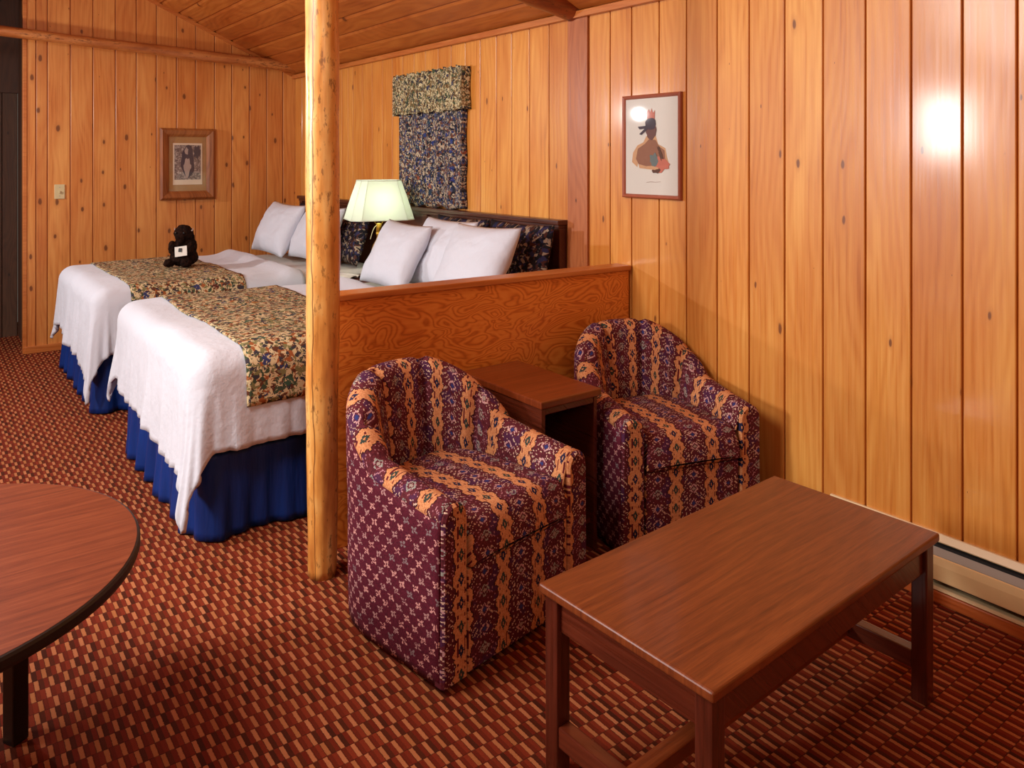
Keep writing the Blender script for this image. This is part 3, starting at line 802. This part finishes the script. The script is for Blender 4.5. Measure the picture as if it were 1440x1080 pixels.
p2 = thing('framed_picture', 'monochrome print in a wide rustic wood frame on the far wall', 'picture', (1.835, BY-.002, 1.46), 0)
pframe(p2, M['frame_rustic'], .452, .61, .072, .045, .25)
box('mat', M['mat_board'], -.16, .16, -.012, -.004, -.238, .238, parent=p2, bev=0)
pr = box('print', M['paper2'], -.120, .120, -.015, -.012, -.178, .178, parent=p2, bev=0)
e = box('engraving', M['engr'], -.108, .108, -.0165, -.015, -.135, .162, parent=pr, bev=0)
poly('painted_figure', M['ink'], blob(.0, .02, .055, .13, seed=1, j=.15), -.0168, pr)
poly('painted_figure', M['ink_grey'], blob(-.005, -.035, .03, .07, seed=5, j=.3), -.0178, pr)
poly('painted_figure', M['ink_grey'], blob(-.01, .11, .014, .028, seed=6, j=.3), -.0178, pr)
poly('painted_figure', M['ink'], blob(.075, .10, .028, .055, seed=8, j=.3), -.0170, pr)
box('glass', M['glass'], -.156, .156, -.0205, -.0195, -.234, .234, parent=p2, bev=0)

sw = thing('light_switch', 'ivory light switch plate on the far pine wall', 'light switch', (.875, BY-.001, 1.245))
box('switch_plate', M['ivory'], -.036, .036, -.007, 0, -.057, .057, parent=sw, bev=.003)
bm = bmesh.new(); add_box(bm, -.006, .006, -.019, -.006, -.010, .008, .002, 2, Matrix.Rotation(.25, 4, 'X')); from_bm('toggle', bm, M['ivory'], sw)
for z in (-.034, .034):
    bm = bmesh.new(); add_tube(bm, (0, -.0085, z), (0, -.006, z), .0035, n=10); from_bm('screw', bm, M['damper'], sw)

# ---------------------------------------------------------------- plush animal on the far bed
pb = thing('stuffed_animal', 'dark brown stuffed animal with a white tag on the far bed', 'stuffed animal', (1.47, 5.74, .756), -.7)
bm = bmesh.new()
def sph(c, r, sc=(1, 1, 1)):
    mt = Matrix.Translation(c) @ Matrix.Diagonal((sc[0], sc[1], sc[2], 1))
    bmesh.ops.create_icosphere(bm, subdivisions=3, radius=r, matrix=mt)
sph((0, 0, .06), .085, (1.1, 1.15, .75)); sph((0, .02, .13), .075, (1, 1, 1.2)); sph((0, -.005, .225), .062, (1.05, .95, .95)); sph((0, .02, .19), .06)
sph((0, -.055, .205), .035, (1, .9, .8)); sph((-.06, -.09, .03), .036, (1, 1.5, .8)); sph((.06, -.09, .03), .036, (1, 1.5, .8))
sph((-.065, -.04, .13), .028, (1, 1, 1.8)); sph((.065, -.04, .13), .028, (1, 1, 1.8)); sph((0, -.01, .27), .032, (1.3, 1, .6)); sph((0, -.06, .17), .024, (.8, .8, 1.3))
for v in bm.verts: v.co += v.normal*noise.noise(v.co*40)*.006
for v in bm.verts: v.co.z = max(v.co.z, .001)
o = from_bm('body', bm, M['fur'], pb)
rm = o.modifiers.new('remesh', 'REMESH'); rm.mode = 'VOXEL'; rm.voxel_size = .007; rm.use_smooth_shade = True
tx = bpy.data.textures.new('fluff', 'CLOUDS'); tx.noise_scale = .018
dm = o.modifiers.new('disp', 'DISPLACE'); dm.texture = tx; dm.strength = .014; dm.mid_level = .5
for s in (-1, 1):
    bm = bmesh.new(); pr_ = None
    for i in range(6):
        t = i/5; p = (s*(.05+.016*math.sin(t*1.6)), -.005, .245+.022*t*t)
        if pr_: add_tube(bm, pr_, p, .009*(1-t*.8+.15), .009*(1-t*.8), 8)
        pr_ = p
    from_bm('horn', bm, M['ink_grey'], pb, smooth=True)
for s in (-1, 1):
    bm = bmesh.new(); bmesh.ops.create_uvsphere(bm, u_segments=10, v_segments=8, radius=.007, matrix=Matrix.Translation((s*.028, -.062, .235))); from_bm('eye', bm, M['black'], pb, smooth=True)
bm = bmesh.new(); add_box(bm, -.042, .042, -.0015, .0015, -.034, .034, 0, 1, Matrix.Translation((.034, -.118, .115)) @ Matrix.Rotation(-.25, 4, 'X') @ Matrix.Rotation(-.15, 4, 'Y'))
tg = from_bm('tag', bm, M['paper'], pb); tg['label'] = 'white paper tag'
bm = bmesh.new(); add_box(bm, -.012, .012, -.004, -.0015, -.012, .014, .002, 1, Matrix.Translation((.03, -.118, .122)) @ Matrix.Rotation(-.25, 4, 'X')); from_bm('printed_mark', bm, M['black'], tg)

# ---------------------------------------------------------------- armchairs
def make_armchair(label, loc, rz, w):
    ch = thing('armchair', label, 'armchair', loc, rz, 'barrel armchairs')
    rad = w/2; st = .33; rt = .100; y_c = st
    # path parameter: list of (x, y, nx, ny, s, theta)
    P = []; s = 0
    ns = 16; na = 60
    for i in range(ns): P.append((-rad, st*i/ns, -1, 0, st*i/ns, 0.))
    for i in range(na+1):
        a = PI*i/na; ex = 1.02
        P.append((-rad*math.cos(a), st+rad*ex*math.sin(a), -math.cos(a), math.sin(a), st+rad*a, a))
    for i in range(ns): P.append((rad, st-st*(i+1)/ns, 1, 0, st+rad*PI+st*(i+1)/ns, PI))
    creases = [math.radians(q) for q in (22, 68, 112, 158)]
    def height(i):
        x, y, nx, ny, s, a = P[i]
        if 0 < a < PI:
            sa = math.sin(a); return .565+.20*min(1, sa*1.12)**.85
        return .525+.04*(y/st)**1.3 if True else 0
    def thick(i):
        a = P[i][5]; return rt if a in (0., PI) else rt+.012*math.sin(a)
    nprof_in = 26; V = []; UV = []
    zin = .30
    for i in range(len(P)):
        x, y, nx, ny, s, a = P[i]; h = height(i); t = thick(i); r = t/2*.92
        groove = 0.
        if a > 0 and a < PI:
            dmin = min(abs(a-c) for c in creases)
            groove = math.exp(-(dmin/.06)**2)
        rec = 0 if a in (0., PI) else .02*math.sin(a)       # back leans outward at the top
        # profile from outer rim edge over the top and down inside
        pr = []
        for k in range(13):
            b = PI*k/12
            pr.append((t/2+r*math.cos(b)-t/2*0, h-r+r*math.sin(b)*1.0))
        # pr gives distance inward from the outer face: start near 0
        prof = [(t/2-r*math.cos(PI*k/12), h-r+r*math.sin(PI*k/12)) for k in range(13)]
        for k in range(1, nprof_in-12):
            q = k/(nprof_in-13); z = (h-r)-(h-r-zin)*q
            bulge = .012*math.sin(PI*q)
            prof.append((t/2+r+bulge-rec*.6*(1-q)*0+.018*q, z))
        vl = 0; pv = None
        for k, (dd, z) in enumerate(prof):
            if pv: vl += math.hypot(dd-pv[0], z-pv[1])
            pv = (dd, z)
            g = groove*(.032 if k > 3 else .016*k/3)
            dd2 = dd - g if k > 6 else dd
            zz = z-(g*.35 if 2 < k < 10 else 0)
            tilt = rec*max(0, (zz-.35)/.4)
            V.append((x-nx*(dd2-tilt), y-ny*(dd2-tilt), zz)); UV.append((s, .9-vl))
    me = grid_mesh('inner_upholstery', V, len(P), nprof_in, UV)
    o = link('inner_upholstery', me, M['fab'], ch); mod_solid(o, .004, 0)
    # outer cover
    V = []; UV = []; nz = 18
    for i in range(len(P)):
        x, y, nx, ny, s, a = P[i]; h = height(i); t = thick(i); r = t/2*.92; z1 = h-r+.004
        rec = 0 if a in (0., PI) else .02*math.sin(a)
        for k in range(nz):
            q = k/(nz-1); z = .022+(z1-.022)*q
            o_ = (t/2-r) if k == nz-1 else (t/2-r)*q**6
            o_ += .006*(1-math.sin(PI*min(1, q*1.3)))*.5 if q < .2 else 0
            tilt = rec*max(0, (z-.35)/.4)
            V.append((x-nx*(o_-tilt), y-ny*(o_-tilt), z)); UV.append((s, z))
    me = grid_mesh('outer_upholstery', V, len(P), nz, UV)
    o = link('outer_upholstery', me, M['fab2'], ch); mod_solid(o, .005, 0)
    # front panels of the arms
    for sgn in (-1, 1):
        t = rt; r = t/2*.92; h = .525; nn = []
        pts = [(0.0, .022)]; 
        for k in range(13): b = PI*k/12; pts.append((t/2-r*math.cos(b), h-r+r*math.sin(b)))
        pts.append((t-.004, .022)); 
        n = len(pts)
        V = []; UV = []
        for lay, (yy, ins) in enumerate(((.02, 0), (-.006, .0), (-.014, .006))):
            for (p, z) in pts:
                pc = t/2; zz = z
                p2 = pc+(p-pc)*(1-ins/.05); zz = z-ins*(1 if z > .1 else 0)
                V.append((sgn*(-1)*0+(sgn*(rad-p2)), yy, zz)); UV.append((sgn*(rad-p2)+.02, zz))
        Fc = []
        for l in range(2):
            for i in range(n): j = (i+1) % n; Fc.append((l*n+i, l*n+j, (l+1)*n+j, (l+1)*n+i))
        Fc.append(tuple(range(2*n, 3*n)))
        me = bpy.data.meshes.new('arm_front'); me.from_pydata(V, [], Fc)
        ul = me.uv_layers.new(name='UVMap')
        for p in me.polygons:
            for li in p.loop_indices: ul.data[li].uv = UV[me.loops[li].vertex_index]
        bm = bmesh.new(); bm.from_mesh(me); bmesh.ops.recalc_face_normals(bm, faces=bm.faces); bm.to_mesh(me); bm.free()
        link('arm_front', me, M['fab'], ch)
    # seat cushion: D shaped, soft box
    hw = rad-rt-.004; nx_ = 30; ny_ = 30; V = []; UV = []; ztop, zbot = .452, .315
    yb = st+rad-rt-.03
    def cush(u, v, top):
        # u -1..1 across, v 0..1 front to back
        yy = -.022+(yb+.022)*v
        lim = hw if yy < st else math.sqrt(max(0, hw*hw-(yy-st)**2*((hw/(yb-st))**2)))
        lim = max(lim, .10)
        xx = u*lim
        e = min(1, (1-abs(u))/.12, (v)/.09+0., (1-v)/.08)
        e = max(0., e); rr = math.sqrt(1-(1-e)**2)
        mid = zbot+.022; hh = (ztop-mid) if top else .022
        dome = .014*(1-u*u)*math.sin(PI*min(1, v+.15)) if top else 0
        return (xx, yy, mid+(hh*rr+dome)*(1 if top else -1))
    Fc = []
    for top in (True, False):
        b0 = len(V)
        for i in range(nx_):
            for j in range(ny_):
                u = -1+2*i/(nx_-1); v = j/(ny_-1); u = math.sin(u*PI/2); v = .5-.5*math.cos(v*PI)
                p = cush(u, v, top); V.append(p)
                UV.append((p[0]+.0, p[1]+p[2]-.15))
        for i in range(nx_-1):
            for j in range(ny_-1):
                q = (b0+i*ny_+j, b0+(i+1)*ny_+j, b0+(i+1)*ny_+j+1, b0+i*ny_+j+1); Fc.append(q if top else q[::-1])
    me = bpy.data.meshes.new('seat_cushion'); me.from_pydata(V, [], Fc)
    ul = me.uv_layers.new(name='UVMap')
    for p in me.polygons:
        p.use_smooth = True
        for li in p.loop_indices: ul.data[li].uv = UV[me.loops[li].vertex_index]
    bm = bmesh.new(); bm.from_mesh(me); bmesh.ops.remove_doubles(bm, verts=bm.verts, dist=.0008); bmesh.ops.recalc_face_normals(bm, faces=bm.faces); bm.to_mesh(me); bm.free()
    for p in me.polygons: p.use_smooth = True
    link('seat_cushion', me, M['fab'], ch)
    # front panel
    fp = box('front_panel', M['fab'], -hw-.002, hw+.002, -.008, .02, .022, .318, parent=ch, bev=.005)
    ul = fp.data.uv_layers.new(name='UVMap')
    for p in fp.data.polygons:
        for li in p.loop_indices:
            co = fp.data.vertices[fp.data.loops[li].vertex_index].co; ul.data[li].uv = (co.x, co.z)
    # deck under the cushion and a recessed base
    bm = bmesh.new(); pts = [(-hw, .02)]+[(-hw*math.cos(PI*i/16), st+hw*math.sin(PI*i/16)) for i in range(17)]+[(hw, .02)]
    lo = [bm.verts.new((x, y, .29)) for x, y in pts]; hi = [bm.verts.new((x, y, .312)) for x, y in pts]
    bm.faces.new(lo[::-1]); bm.faces.new(hi)
    for i in range(len(pts)): j = (i+1) % len(pts); bm.faces.new((lo[i], lo[j], hi[j], hi[i]))
    from_bm('seat_deck', bm, M['gap_shade'], ch)
    bm = bmesh.new(); r2 = rad-.03; pts = [(-r2, .03)]+[(-r2*math.cos(PI*i/16), st+r2*math.sin(PI*i/16)) for i in range(17)]+[(r2, .03)]
    lo = [bm.verts.new((x, y, 0)) for x, y in pts]; hi = [bm.verts.new((x, y, .03)) for x, y in pts]
    bm.faces.new(lo[::-1]); bm.faces.new(hi)
    for i in range(len(pts)): j = (i+1) % len(pts); bm.faces.new((lo[i], lo[j], hi[j], hi[i]))
    from_bm('base', bm, M['gap_shade'], ch)
    return ch
make_armchair('tub armchair in striped woven fabric beside the log post', (1.475, 1.915, 0), math.radians(9.5), .65)
make_armchair('tub armchair in striped woven fabric in the corner by the long wall', (2.372, 1.985, 0), math.radians(-17), .62)

# ---------------------------------------------------------------- side table
stt = thing('side_table', 'dark mahogany side table between the two armchairs', 'side table', (1.79, 2.19, 0))
sw_, sd, sh_ = .300, .53, .62
box('tabletop', M['side_top'], 0, sw_, 0, sd, sh_-.028, sh_, parent=stt, bev=.006, seg=3)
for x in (.012, sw_-.030): box('side_panel', M['mahogy'], x, x+.018, .014, sd-.014, 0, sh_-.028, parent=stt)
box('back_panel', M['mahogy'], .03, sw_-.03, sd-.03, sd-.016, .03, sh_-.028, parent=stt)
box('shelf', M['mahogy'], .03, sw_-.03, .03, sd-.03, .10, .118, parent=stt)
box('front_rail', M['mahogy'], .03, sw_-.03, .016, .034, sh_-.055, sh_-.028, parent=stt)

# ---------------------------------------------------------------- coffee table
a2 = math.radians(2.2)
cf = thing('coffee_table', 'rectangular wood grain coffee table with square legs', 'coffee table', (1.729, 1.250, 0), a2)
LX_, LY_ = 1.028, .515; Z1 = .465
bm = bmesh.new(); add_box(bm, -LX_/2, LX_/2, -LY_/2, LY_/2, Z1-.024, Z1, .008, 4); o = from_bm('tabletop', bm, M['table_top'], cf)
lg = .043; ix = LX_/2-.012-lg; iy = LY_/2-.012-lg
for sx in (-1, 1):
    for sy in (-1, 1):
        x0 = ix if sx > 0 else -ix-lg; y0 = iy if sy > 0 else -iy-lg
        box('leg', M['mahog'], x0, x0+lg, y0, y0+lg, 0, Z1-.024, parent=cf, bev=.004)
for sy in (-1, 1):
    y0 = sy*(iy+lg/2); box('apron', M['mahogy'], -ix, ix, y0-.010, y0+.010, Z1-.105, Z1-.024, parent=cf, bev=.002)
for sx in (-1, 1):
    x0 = sx*(ix+lg/2); box('apron', M['mahogy'], x0-.010, x0+.010, -iy, iy, Z1-.105, Z1-.024, parent=cf, bev=.002)
    box('stretcher', M['mahogy'], x0-.018, x0+.018, -iy, iy, .085, .135, parent=cf, bev=.004)
box('stretcher', M['side_top'], -ix, ix, -.022, .022, .092, .128, parent=cf, bev=.004)

# ---------------------------------------------------------------- round table
rt_ = thing('round_table', 'round wood grain table with black edge and black legs', 'table', (-.0725, 2.225, 0))
R_, ZT = .521, .57
bm = bmesh.new(); add_lathe(bm, [(R_-.012, ZT-.004), (R_-.006, ZT-.001), (R_-.007, ZT)], 128); 
o = from_bm('tabletop', bm, M['round_top'], rt_)
bm = bmesh.new(); pr_ = [(R_-.012, ZT-.032), (R_-.002, ZT-.030), (R_+.001, ZT-.022), (R_+.001, ZT-.008), (R_-.002, ZT-.002), (R_-.0065, ZT-.0005)]
add_lathe(bm, pr_, 128); from_bm('table_edge', bm, M['edge'], rt_, smooth=False)
for k in range(4):
    a = math.radians(30.5+90*k); d = .312
    bm = bmesh.new(); x, y = d*math.cos(a), d*math.sin(a)
    add_box(bm, -.021, .021, -.021, .021, 0, ZT-.033, .004, 2, Matrix.Translation((x, y, 0)) @ Matrix.Rotation(a, 4, 'Z')); from_bm('leg', bm, M['black'], rt_)
bm = bmesh.new()
for k in range(2):
    add_box(bm, -.31, .31, -.018, .018, ZT-.062, ZT-.033, .003, 1, Matrix.Rotation(math.radians(30.5+90*k), 4, 'Z'))
from_bm('under_frame', bm, M['black'], rt_)

# ---------------------------------------------------------------- baseboard heater
ht = thing('baseboard_heater', 'long beige electric baseboard heater along the foot of the wall', 'heater', (0, 0, 0))
def strip(name, mat, prof, y0, y1, parent):
    n = len(prof); V = [(x, y0, z) for x, z in prof]+[(x, y1, z) for x, z in prof]
    Fc = [(i, (i+1) % n, n+(i+1) % n, n+i) for i in range(n)]+[tuple(range(n)), tuple(range(2*n-1, n-1, -1))]
    me = bpy.data.meshes.new(name); me.from_pydata(V, [], Fc); me.update()
    bm = bmesh.new(); bm.from_mesh(me); bmesh.ops.recalc_face_normals(bm, faces=bm.faces); bm.to_mesh(me); bm.free()
    return link(name, me, mat, parent)
hy0, hy1 = -.9, 1.66
strip('back_plate', M['beige_lit'], [(2.7985, .214), (2.790, .214), (2.776, .194), (2.778, .190), (2.794, .200), (2.794, .045), (2.7985, .045)], hy0, hy1, ht)
strip('heating_element', M['gap_shade'], [(2.792, .188), (2.772, .184), (2.764, .168), (2.764, .062), (2.792, .062)], hy0+.01, hy1-.01, ht)
strip('damper', M['damper'], [(2.768, .177), (2.7445, .160), (2.7445, .157), (2.768, .173)], hy0+.01, hy1-.01, ht)
strip('front_cover', M['beige'], [(2.744, .158), (2.7385, .156), (2.734, .132), (2.734, .082), (2.738, .078), (2.742, .082), (2.742, .150)], hy0, hy1, ht)
strip('lower_lip', M['beige_lit'], [(2.794, .050), (2.742, .056), (2.735, .054), (2.735, .047), (2.742, .045), (2.794, .045)], hy0, hy1, ht)
for y_ in (hy0, hy1-.006):
    strip('end_cap', M['beige'], [(2.798, .21), (2.776, .192), (2.744, .158), (2.735, .13), (2.735, .048), (2.798, .046)], y_-.001, y_+.007, ht)

# ---------------------------------------------------------------- light
def area(name, loc, target, size, power, col, sy=None, shape='DISK'):
    d = bpy.data.lights.new(name, 'AREA'); d.shape = shape if sy is None else 'RECTANGLE'; d.size = size
    if sy: d.size_y = sy
    d.energy = power; d.color = col
    o = bpy.data.objects.new(name, d); COL.objects.link(o); o.location = loc
    o.rotation_euler = (Vector(target)-Vector(loc)).to_track_quat('-Z', 'Y').to_euler(); return o
area('lamp_left', (-1.72, 3.25, 1.80), (2.2, 2.1, .9), .30, 54, (1, .98, .95), .52)
area('ceiling_fill', (-.75, 2.3, 2.72), (2.1, 2.6, .4), 1.3, 54, (1, .97, .92))  # added soft fill to make the light more diffuse, not a fixture
area('lamp_bedside', (-.9, 6.17, 2.01), (1.8, 4.8, .9), .12, 34, (1, .97, .95))
area('fill_behind_camera', (.2, -.7, 2.5), (1.4, 3.2, .6), 1.2, 10, (1, .92, .82))  # unseen fill added behind the camera to lift the front faces
area('ceiling_bounce', (.6, 3.6, 1.0), (1.6, 4.2, 3.2), 1.2, 10, (1, .84, .66)) if False else None
pl_ = bpy.data.lights.new('nightstand_bulb', 'POINT'); pl_.energy = 1.9; pl_.color = (.90, 1, .84); pl_.shadow_soft_size = .03
po = bpy.data.objects.new('nightstand_bulb', pl_); COL.objects.link(po); po.location = (LPX, LPY, .69+.50)

w = bpy.data.worlds.new('world'); C.world = w; w.use_nodes = True
w.node_tree.nodes['Background'].inputs[0].default_value = (1, .85, .7, 1); w.node_tree.nodes['Background'].inputs[1].default_value = .15
vs = C.view_settings; vs.view_transform = 'Standard'; vs.look = 'None'; vs.gamma = 1; vs.exposure = .5; vs.use_curve_mapping = False
